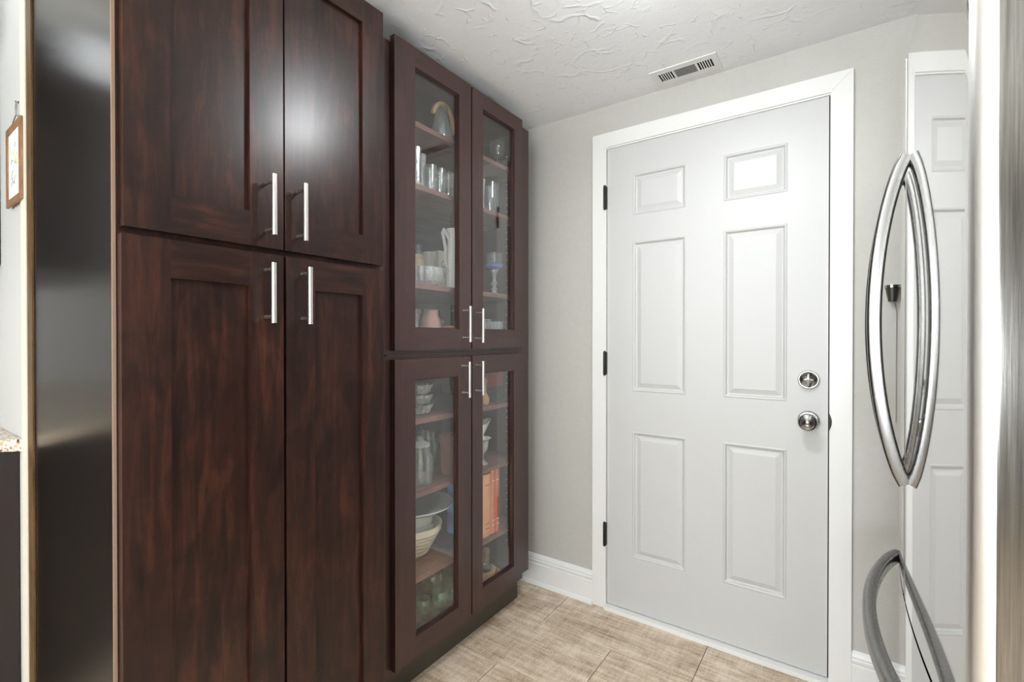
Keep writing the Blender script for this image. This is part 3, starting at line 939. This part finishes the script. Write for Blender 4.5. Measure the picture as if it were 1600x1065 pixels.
# -- shelf D
dz = 0.0
dish = vessel([(0.030, 0), (0.034, 0.003), (0.052, 0.024), (0.056, 0.036)], 0.0025, 0.006)
d0 = pot('glass_dish', dish, PRESSED, (-1.310, 1.255, GD), 'lowest of three stacked clear glass dishes in the lower left pane', 'dish', 'stacked glass dishes in the lower left pane', 32, 0.03, 16)
copy_tree(d0, (0, 0, 0.0370), label='middle one of three stacked clear glass dishes in the lower left pane')
copy_tree(d0, (0, 0, 0.0740), label='topmost of three stacked clear glass dishes in the lower left pane')
bm = B(-1.45, -1.285, 1.660, 1.765, GD, GD+0.066)
obj('dark_box', bm, DARKC, bevel=0.002, label='dark tin box under the red box on the upper shelf of the lower right pane', cat='box')
t = thing('red_box', 'red card box lying on the dark tin in the lower right pane', 'box', (-1.36, 1.712, GD+0.0665))
obj('box_body', B(-1.44, -1.290, 1.655, 1.770, GD+0.0665, GD+0.1100), REDC, t, bevel=0.001)
obj('box_lid', B(-1.442, -1.288, 1.653, 1.772, GD+0.1105, GD+0.1300), REDC, t, bevel=0.001)
pot('wooden_pestle', [(0, 0), (0.016, 0), (0.021, 0.012), (0.020, 0.030), (0.010, 0.050), (0.008, 0.085), (0.012, 0.100), (0.008, 0.112), (0, 0.114)], TANW, (-1.262, 1.595, GD), 'pear-shaped light wooden pestle left of the red box', 'pestle')
# -- shelf E
t = thing('storage_jar', 'large round-shouldered clear glass jar at the left of the middle shelf', 'jar', (-1.290, 1.245, GE))
bm = bmesh.new(); lathe(bm, vessel([(0.040, 0), (0.046, 0.006), (0.050, 0.05), (0.049, 0.10), (0.036, 0.130), (0.036, 0.140)], 0.0025, 0.010), (-1.290, 1.245, GE), 32)
obj('jar_body', bm, CLEAR, t, smooth=True)
bm = bmesh.new(); lathe(bm, [(0, 0.1405), (0.037, 0.1405), (0.038, 0.150), (0.015, 0.160), (0.012, 0.176), (0, 0.180)], (-1.290, 1.245, GE), 28)
obj('lid', bm, PRESSED, t, smooth=True)
pot('glass_vase', vessel([(0.030, 0), (0.028, 0.004), (0.018, 0.02), (0.034, 0.070), (0.038, 0.100), (0.026, 0.140), (0.032, 0.158)], 0.002, 0.012), CLEAR, (-1.40, 1.400, GE), 'bulbous clear vase between glass jar and amber pitcher', 'vase')
pot('green_bottle', [(0, 0), (0.030, 0), (0.031, 0.006), (0.031, 0.135), (0.012, 0.170), (0.011, 0.210), (0.013, 0.213), (0.013, 0.222), (0, 0.222)], GREENG, (-1.53, 1.475, GE), 'pale green bottle standing at the back of the middle shelf', 'bottle')
t = thing('amber_pitcher', 'amber glass tumbler jug at the right of the middle shelf', 'jug', (-1.285, 1.402, GE))
bm = bmesh.new(); lathe(bm, vessel([(0.030, 0), (0.033, 0.004), (0.036, 0.08), (0.039, 0.158)], 0.0025, 0.010), (-1.285, 1.402, GE), 28, wave=0.02, nw=14)
obj('jug_body', bm, AMBER, t)
bm = bmesh.new(); tube(bm, [(-1.285+0.012*i/8, 1.440 + 0.030*math.sin(PI*i/8), GE+0.130-0.085*i/8) for i in range(9)], 0.0045, 8, (1, 0, 0))
obj('jug_handle', bm, AMBER, t, smooth=True)
pot('footed_glass', vessel([(0.030, 0), (0.028, 0.004), (0.012, 0.020), (0.012, 0.040), (0.030, 0.065), (0.034, 0.100)], 0.002, 0.055), PRESSED, (-1.285, 1.600, GE), 'footed glass under a white saucer in the lower right pane', 'glass')
pot('saucer', [(0, 0), (0.022, 0), (0.040, 0.007), (0.044, 0.010), (0.042, 0.011), (0.024, 0.004), (0, 0.004)], CHINA, (-1.285, 1.600, GE+0.1006), 'white saucer laid on the footed glass', 'saucer')
t = thing('gravy_boat', 'white flared gravy boat standing on the saucer in the lower right pane', 'gravy boat', (-1.285, 1.600, GE+0.1052))
bm = bmesh.new()
prof = vessel([(0.016, 0), (0.017, 0.004), (0.011, 0.016), (0.022, 0.045), (0.028, 0.066)], 0.0022, 0.014)
lathe(bm, prof, (-1.285, 1.600, GE+0.1052), 28)
for v in bm.verts:                       # pull the lip out to the right into a spout
    dz_ = v.co.z - GE - 0.1052
    if v.co.y > 1.600 and dz_ > 0.03:
        k = (dz_-0.03)/0.036
        v.co.y += (v.co.y-1.600)*1.25*k
        v.co.z += (v.co.y-1.600)*0.28*k
obj('boat_body', bm, CHINA, t, smooth=True)
bm = bmesh.new(); tube(bm, [(-1.285, 1.582 - 0.022*math.sin(PI*i/8), GE+0.165-0.035*i/8) for i in range(9)], 0.003, 8, (1, 0, 0))
obj('boat_handle', bm, CHINA, t, smooth=True)
# -- shelf F: bowls and books
BX, BY = -1.372, 1.288
rib = [(0.045, 0), (0.050, 0.004)]
for i in range(6):
    h = 0.010 + 0.0165*i
    r = 0.058 + 0.0095*i
    rib += [(r, h), (r+0.0045, h+0.007), (r+0.0035, h+0.014)]
rib += [(0.112, 0.116), (0.112, 0.122)]
pot('ribbed_bowl', vessel(rib, 0.006, 0.010), CREAM, (BX, BY, GF), 'large ribbed cream mixing bowl at the bottom of the bowl stack', 'bowl', None, 48)
pot('china_bowl', vessel([(0.036, 0), (0.040, 0.004), (0.070, 0.045), (0.086, 0.110), (0.088, 0.116)], 0.004, 0.008), CHINA, (BX, BY, GF+0.0105), 'deep white bowl nested in the ribbed cream bowl', 'bowl', None, 40)
pot('china_bowl', vessel([(0.034, 0), (0.038, 0.004), (0.062, 0.050), (0.079, 0.130), (0.080, 0.150)], 0.004, 0.008), CHINA, (BX, BY, GF+0.0195), 'innermost white bowl of the nested stack, under the platter', 'bowl', None, 40)
pot('platter', [(0, 0), (0.090, 0), (0.120, 0.004), (0.150, 0.022), (0.154, 0.024), (0.152, 0.027), (0.120, 0.010), (0, 0.006)], PLATTER, (BX-0.005, BY+0.010, GF+0.1705), 'wide grey-white platter laid on top of the bowl stack', 'platter', None, 48)
def book(y0, y1, h, depth, col, label, x1=-1.236, bands=None):
    t = thing('book', label, 'book', ((2*x1-depth)/2, (y0+y1)/2, GF), 'books on the lower right shelf')
    cm = plain('book_cover', col, 0.55, var=0.12, bscale=120)
    bm = bmesh.new()
    box(bm, x1-depth, x1-0.0025, y0, y0+0.0025, GF, GF+h)
    box(bm, x1-depth, x1-0.0025, y1-0.0025, y1, GF, GF+h)
    n = 5
    poly = [(x1-0.0025, y0)] + [(x1 - 0.0025 + 0.004*math.sin(PI*i/n), y0 + (y1-y0)*i/n) for i in range(1, n)] + [(x1-0.0025, y1), (x1-0.005, y1), (x1-0.005, y0)]
    prism(bm, poly, GF, GF+h)
    c = obj('cover', bm, cm, t)
    obj('pages', B(x1-depth+0.004, x1-0.006, y0+0.0027, y1-0.0027, GF+0.004, GF+h-0.004), PAPER, t)
    if bands:
        bmat = plain('spine_band', bands, 0.5)
        for f in (0.12, 0.2, 0.82):
            obj('spine_band', B(x1+0.0003, x1+0.0017, y0+(y1-y0)*0.25, y1-(y1-y0)*0.25, GF+h*f, GF+h*f+0.004), bmat, c)
book(1.518, 1.553, 0.235, 0.17, srgb(150, 190, 226), 'light blue book at the left end of the lower right shelf', bands=srgb(230, 230, 230))
book(1.5545, 1.606, 0.262, 0.19, srgb(246, 184, 136), 'thick pale orange book beside the blue one', bands=srgb(200, 90, 60))
book(1.6075, 1.640, 0.272, 0.19, srgb(230, 140, 104), 'terracotta book between the pale orange and the salmon book', bands=srgb(240, 220, 190))
book(1.6415, 1.668, 0.270, 0.19, srgb(222, 128, 108), 'salmon red book left of the green one', bands=srgb(240, 230, 200))
book(1.6715, 1.706, 0.272, 0.18, srgb(130, 158, 108), 'green book at the right end of the lower right shelf', x1=-1.260, bands=srgb(190, 200, 160))
# -- floor of the lower cabinet
pot('goblet', goblet(0.040, 0.130), CLEAR, (-1.325, 1.345, GG), 'large round clear stemmed glass at the centre foot of the lower left pane', 'glass')
pot('goblet', goblet(0.028, 0.100), GREENG, (-1.262, 1.235, GG), 'small green-tinted stemmed glass, leftmost at the foot of the lower left pane', 'glass')
pot('goblet', goblet(0.030, 0.105), GREENG, (-1.245, 1.305, GG), 'green-tinted stemmed glass in front of the large round glass', 'glass')
pot('goblet', goblet(0.026, 0.090), CLEAR, (-1.245, 1.375, GG), 'small clear stemmed glass nearest the lower left pane', 'glass')
pot('tumbler', vessel([(0.022, 0), (0.024, 0.004), (0.027, 0.09)], 0.002, 0.01), GREENG, (-1.330, 1.435, GG), 'green tumbler at the right foot of the lower left pane', 'glass')
pot('tumbler', vessel([(0.022, 0), (0.025, 0.004), (0.020, 0.06), (0.026, 0.12)], 0.002, 0.01), GREENG, (-1.400, 1.470, GG), 'waisted green tumbler behind the other green tumbler', 'glass')
pot('lilac_dish', vessel([(0.030, 0), (0.034, 0.004), (0.050, 0.05), (0.052, 0.056)], 0.0025, 0.008), LILAC, (-1.415, 1.315, GG), 'lilac glass dish behind the green stemmed glasses', 'dish')
pot('wooden_tray', [(0, 0), (0.075, 0), (0.080, 0.004), (0.082, 0.014), (0.078, 0.014), (0.074, 0.006), (0, 0.006)], TANW, (-1.300, 1.640, GG), 'round light wood tray at the foot of the lower right pane', 'tray', None, 40)
pot('tan_bowl', vessel([(0.030, 0), (0.034, 0.004), (0.044, 0.035), (0.045, 0.052)], 0.005, 0.008), plain('tan_stoneware', srgb(224, 190, 146), 0.4), (-1.270, 1.612, GG+0.0066), 'tan stoneware bowl on the round wooden tray', 'bowl')
pot('metal_cup', vessel([(0.018, 0), (0.020, 0.003), (0.026, 0.050), (0.028, 0.052)], 0.002, 0.006), KNOBM, (-1.270, 1.612, GG+0.0150), 'small metal cup inside the tan bowl', 'cup')
pot('pepper_mill', [(0, 0), (0.016, 0), (0.017, 0.006), (0.012, 0.028), (0.015, 0.055), (0.010, 0.064), (0.016, 0.082), (0.012, 0.096), (0, 0.100)], TANW, (-1.325, 1.690, GG+0.0066), 'light wooden pepper mill on the round wooden tray', 'pepper mill')

# ================================================================== REFRIGERATOR
RA, XA, YA = 3.3, 0.0935, 1.19
FY0, FY1 = 0.762, 1.612
def face_x(y): return XA + (y-YA)**2/(2*RA)
def fridge_slab(y0, y1, xb, r0, r1):
    # plan polygon of a bowed door, corners rounded by r0 (near) and r1 (far)
    pts = [(xb, y0)]
    x0 = face_x(y0)
    u1 = math.radians(50)
    ye = y0 + r0*(1 - math.cos(u1))
    for i in range(9):
        t = u1*i/8
        pts.append((x0 + r0*(math.sin(u1) - math.sin(t)), ye + r0*(math.cos(u1) - math.cos(t))))
    r0 = ye - y0
    n = 40
    for i in range(1, n):
        y = y0 + r0 + (y1 - r1 - y0 - r0)*i/n
        pts.append((face_x(y), y))
    x1 = face_x(y1)
    for i in range(9):
        t = PI/2*i/8
        pts.append((x1 + r1 - r1*math.cos(t), y1 - r1 + r1*math.sin(t)))
    pts.append((xb, y1))
    return pts
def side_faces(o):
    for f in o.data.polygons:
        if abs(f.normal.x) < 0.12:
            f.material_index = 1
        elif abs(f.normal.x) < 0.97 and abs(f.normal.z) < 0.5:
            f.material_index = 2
RF = thing('refrigerator', 'stainless french door refrigerator with curved bar handles at the right edge', 'refrigerator', (0.5, 1.187, 0.0))
bm = B(0.195, 0.88, FY0+0.012, FY1-0.012, 0.06, 1.735)
obj('body', bm, FGREY, RF, bevel=0.004)
bm = bmesh.new()
for xx in (0.24, 0.83):
    for yy in (FY0+0.06, FY1-0.06):
        lathe(bm, [(0, 0), (0.02, 0), (0.02, 0.06), (0, 0.06)], (xx, yy, 0.0), 12)
obj('foot', bm, BLACK, RF, kind='stuff')
obj('base_grille', B(0.170, 0.194, FY0+0.02, FY1-0.02, 0.02, 0.085), FGREY, RF, bevel=0.002)
obj('gasket', B(0.181, 0.1945, FY0+0.02, FY1-0.02, 0.10, 1.74), GASK, RF)
YSM = 1.203
def handle_pts_v(yc, z0, z1, bow):
    n = 30
    out = []
    xf = face_x(yc)
    for i in range(n+1):
        t = i/n
        out.append((xf - 0.004 - bow*(1-(2*t-1)**2)**0.80, yc, z0 + (z1-z0)*t))
    return out
for (y0, y1, hy, lab) in ((FY0, YSM-0.003, 1.140, 'near'), (YSM+0.003, FY1, 1.268, 'far')):
    bm = bmesh.new()
    prism(bm, fridge_slab(y0, y1, 0.180, 0.030 if lab == 'near' else 0.006, 0.006 if lab == 'near' else 0.015), 0.706, 1.752)
    d = obj('door', bm, [STEEL, STEELS, STEELC], RF, smooth=True)
    side_faces(d)
    bm = bmesh.new()
    sweep(bm, handle_pts_v(hy, 0.938, 1.543, 0.047), rrect(0.0125, 0.0115, 0.005, 3), (1, 0, 0))
    obj('handle', bm, STEELH, d, smooth=True, label='curved brushed steel bar handle')
bm = bmesh.new()
prism(bm, fridge_slab(FY0, FY1, 0.180, 0.030, 0.015), 0.10, 0.698)
d = obj('freezer_drawer', bm, [STEEL, STEELS, STEELC], RF, smooth=True)
side_faces(d)
bm = bmesh.new()
n = 40
pts = []
for i in range(n+1):
    t = i/n
    y = 0.815 + (1.555-0.815)*t
    pts.append((face_x(y) - 0.004 - 0.050*(1-(2*t-1)**2)**0.75, y, 0.655))
sweep(bm, pts, rrect(0.0115, 0.0135, 0.005, 3), (0, 0, 1))
obj('handle', bm, STEELH, d, smooth=True, label='curved brushed steel drawer handle')
bm = bmesh.new()
for y0 in (FY0+0.03, FY1-0.13):
    box(bm, 0.17, 0.30, y0, y0+0.10, 1.7525, 1.772)
obj('hinge_cover', bm, FGREY, RF, bevel=0.004, kind='stuff')

# ================================================================== CEILING VENT
VX0, VX1, VY0, VY1 = -0.637, -0.391, 1.842, 1.966
zt = CEIL
V = thing('ceiling_vent', 'white metal ceiling vent register above the white door', 'vent', ((VX0+VX1)/2, (VY0+VY1)/2, zt-0.008))
secs = [(VX0+0.026, VX0+0.078), (VX0+0.086, VX0+0.164), (VX0+0.172, VX0+0.224)]
vy0, vy1 = VY0+0.030, VY1-0.034
bm = bmesh.new()
xs = [VX0] + [v for s in secs for v in s] + [VX1]
for i in range(0, len(xs)-1, 2):
    box(bm, xs[i], xs[i+1], VY0, VY1, zt-0.0035, zt-0.0003)
for a, b in secs:
    box(bm, a, b, VY0, vy0, zt-0.0035, zt-0.0003)
    box(bm, a, b, vy1, VY1, zt-0.0035, zt-0.0003)
obj('vent_frame', bm, PAINTW, V)
bm = bmesh.new()
for a, b in secs:
    box(bm, a+0.0002, b-0.0002, vy0+0.0002, vy1-0.0002, zt-0.0012, zt-0.0004)
obj('duct_shade', bm, VENTD, V, label='black sheet standing in for duct shade behind the slats')  # dark sheet paints the shade inside the duct
for si, (a, b) in enumerate(secs):
    if si == 1:
        for k in range(8):
            y = vy0 + 0.004 + (vy1-vy0-0.006)*(k+0.5)/8
            obj('slat', B(a+0.0004, b-0.0004, y-0.0026, y+0.0021, zt-0.0032, zt-0.0016), VENTG, V)
    else:
        for k in range(7):
            x = a + (b-a)*k/6
            if 0 < k < 6:
                obj('slat', B(x-0.0017, x+0.0017, vy0+0.0003, vy1-0.0003, zt-0.0033, zt-0.0014), PAINTW, V)

# ================================================================== LEFT EDGE: picture, counter, cabinets
# small framed print hung on a wire
FX0, FX1, FZ0, FZ1 = -1.966, -1.788, 1.577, 1.796
F = thing('picture_frame', 'small wood-framed print hung on a wire, on the white wall strip', 'picture', ((FX0+FX1)/2, YS, FZ0))
w_ = 0.018
ymid = YS - 0.0125
for poly in ([(FX0, FZ0), (FX1, FZ0), (FX1-w_, FZ0+w_), (FX0+w_, FZ0+w_)], [(FX0, FZ1), (FX1, FZ1), (FX1-w_, FZ1-w_), (FX0+w_, FZ1-w_)],
             [(FX0, FZ0), (FX0+w_, FZ0+w_), (FX0+w_, FZ1-w_), (FX0, FZ1)], [(FX1, FZ0), (FX1-w_, FZ0+w_), (FX1-w_, FZ1-w_), (FX1, FZ1)]):
    bm = bmesh.new()
    prism(bm, poly, ymid, YS-0.0065, axis=1)
    obj('frame_bar', bm, FRAMEW, F, bevel=0.002, seg=2)
pr = obj('print', B(FX0+w_, FX1-w_, YS-0.0092, YS-0.0067, FZ0+w_, FZ1-w_), PRINT, F, label='white print with small pale sprigs')
bm = bmesh.new()
rnd = random.Random(3)
for i in range(14):
    x = rnd.uniform(FX0+0.03, FX1-0.05); z = rnd.uniform(FZ0+0.05, FZ1-0.05)
    p = [(x + 0.006*k*math.cos(i*1.7), YS-0.0096, z + 0.006*math.sin(k*1.2+i) + 0.003*k) for k in range(5)]
    tube(bm, p, 0.0011, 5, (0, 1, 0), mi=i % 2)
obj('sprig', bm, [INKG, INKT], pr, kind='stuff')
bm = bmesh.new()
xm = (FX0+FX1)/2
tube(bm, [(FX0+0.02, YS-0.006, FZ1-0.002), (xm-0.03, YS-0.006, FZ1+0.016), (xm-0.004, YS-0.005, FZ1+0.026), (xm-0.010, YS-0.005, FZ1+0.050), (xm-0.002, YS-0.005, FZ1+0.066),
          (xm+0.008, YS-0.005, FZ1+0.060), (xm+0.006, YS-0.005, FZ1+0.044), (xm, YS-0.005, FZ1+0.026), (xm+0.03, YS-0.006, FZ1+0.016), (FX1-0.02, YS-0.006, FZ1-0.002)], 0.0013, 6, (0, 1, 0))
obj('wire_hanger', bm, WIRE, F, smooth=True, label='grey looped wire hanger')
bm = bmesh.new()
lathe(bm, [(0, 0), (0.004, 0), (0.004, 0.001), (0.0015, 0.002), (0.0015, 0.008), (0, 0.008)], (xm+0.003, YS-0.0002, FZ1+0.0625), 8, 'y')
obj('nail', bm, WIRE, F)

# angled granite counter over a dark base unit
cp = [(-1.842, YS-0.0015), (-2.48, -0.33), (XK+0.003, -0.33), (XK+0.003, YS-0.0015)]
bm = bmesh.new(); prism(bm, cp, 0.8985, 0.9310)
obj('granite_countertop', bm, GRANITE, bevel=0.004, seg=2, label='speckled beige granite countertop with an angled end', cat='countertop')
bp = [(-1.885, YS-0.002), (-2.50, -0.300), (XK+0.006, -0.300), (XK+0.006, YS-0.002)]
BC = thing('base_cabinet', 'dark brown base cabinet under the granite countertop', 'cabinet', (-2.9, 0.0, 0.0))
bm = bmesh.new(); prism(bm, bp, 0.10, 0.898)
kp = [(-1.95, YS-0.002), (-2.52, -0.24), (XK+0.006, -0.24), (XK+0.006, YS-0.002)]
prism(bm, kp, 0.0, 0.0995)
obj('body', bm, GB, BC)
# end door on the angled face
dx, dy = (-2.50+1.885), (-0.300-YS+0.002)
ln = math.hypot(dx, dy)
ux, uy = dx/ln, dy/ln
nx, ny = -uy, ux
if nx < 0: nx, ny = -nx, -ny
def ang(s, o, z): return (-1.885 + ux*s + nx*o, YS-0.002 + uy*s + ny*o, z)
bm = bmesh.new()
def abox(s0, s1, o0, o1, z0, z1):
    vs = [bm.verts.new(ang(*p)) for p in ((s0, o0, z0), (s1, o0, z0), (s1, o1, z0), (s0, o1, z0), (s0, o0, z1), (s1, o0, z1), (s1, o1, z1), (s0, o1, z1))]
    for f in ((3, 2, 1, 0), (4, 5, 6, 7), (0, 1, 5, 4), (1, 2, 6, 5), (2, 3, 7, 6), (3, 0, 4, 7)):
        bm.faces.new([vs[i] for i in f])
s0, s1 = 0.095, ln-0.04
for q in ((s0, s0+0.06, 0.13, 0.865), (s1-0.06, s1, 0.13, 0.865), (s0+0.06, s1-0.06, 0.13, 0.19), (s0+0.06, s1-0.06, 0.805, 0.865)):
    abox(q[0], q[1], 0.0006, 0.019, q[2], q[3])
ed = obj('door', bm, GB, BC, bevel=0.0012)
bm = bmesh.new(); abox(s0+0.058, s1-0.058, 0.0008, 0.009, 0.188, 0.807)
obj('center_panel', bm, GB, ed)
# wall cabinet above, seen at the very edge
WC = thing('wall_cabinet', 'dark brown wall cabinet at the far left edge above the counter', 'cabinet', (-2.6, 0.14, 1.43))
obj('body', B(-3.05, -2.128, -0.02, YS-0.002, 1.432, 2.160), GB, WC, bevel=0.001)
for a, b in ((-3.045, -2.592), (-2.588, -2.133)):
    bm = bmesh.new()
    for q in ((a, a+0.06, 1.44, 2.15), (b-0.06, b, 1.44, 2.15), (a+0.06, b-0.06, 1.44, 1.50), (a+0.06, b-0.06, 2.09, 2.15)):
        box(bm, q[0], q[1], -0.0410, -0.0205, q[2], q[3])
    ed = obj('door', bm, GB, WC, bevel=0.0012)
    obj('center_panel', B(a+0.058, b-0.058, -0.031, -0.0207, 1.498, 2.092), GB, ed)

# small dark fitting and cord on the wall behind the refrigerator handle
fx, fz = 0.1215, 1.352
t = thing('wall_fitting', 'small dark metal cup fitting with thin cord, on the wall behind the fridge handle', 'wall fitting', (fx, YB, fz-0.04))
bm = bmesh.new()
lathe(bm, [(0, -0.026), (0.011, -0.026), (0.019, 0.018), (0, 0.018)], (fx, YB-0.021, fz), 20)
obj('cup', bm, plain('dark_pewter', srgb(92, 90, 86), 0.35, 0.8), t, smooth=True)
bm = bmesh.new()
lathe(bm, [(0, 0.0183), (0.0205, 0.0183), (0.0205, 0.027), (0, 0.027)], (fx, YB-0.021, fz), 20)
obj('cap', bm, KNOBM, t, smooth=True)
bm = bmesh.new()
tube(bm, [(fx+0.006, YB-0.010, fz-0.0262), (fx+0.012, YB-0.004, fz-0.06), (fx+0.012, YB-0.002, fz-0.20), (fx+0.012, YB-0.002, fz-0.42)], 0.0012, 6, (0, 1, 0))
obj('cord', bm, GREYP, t)
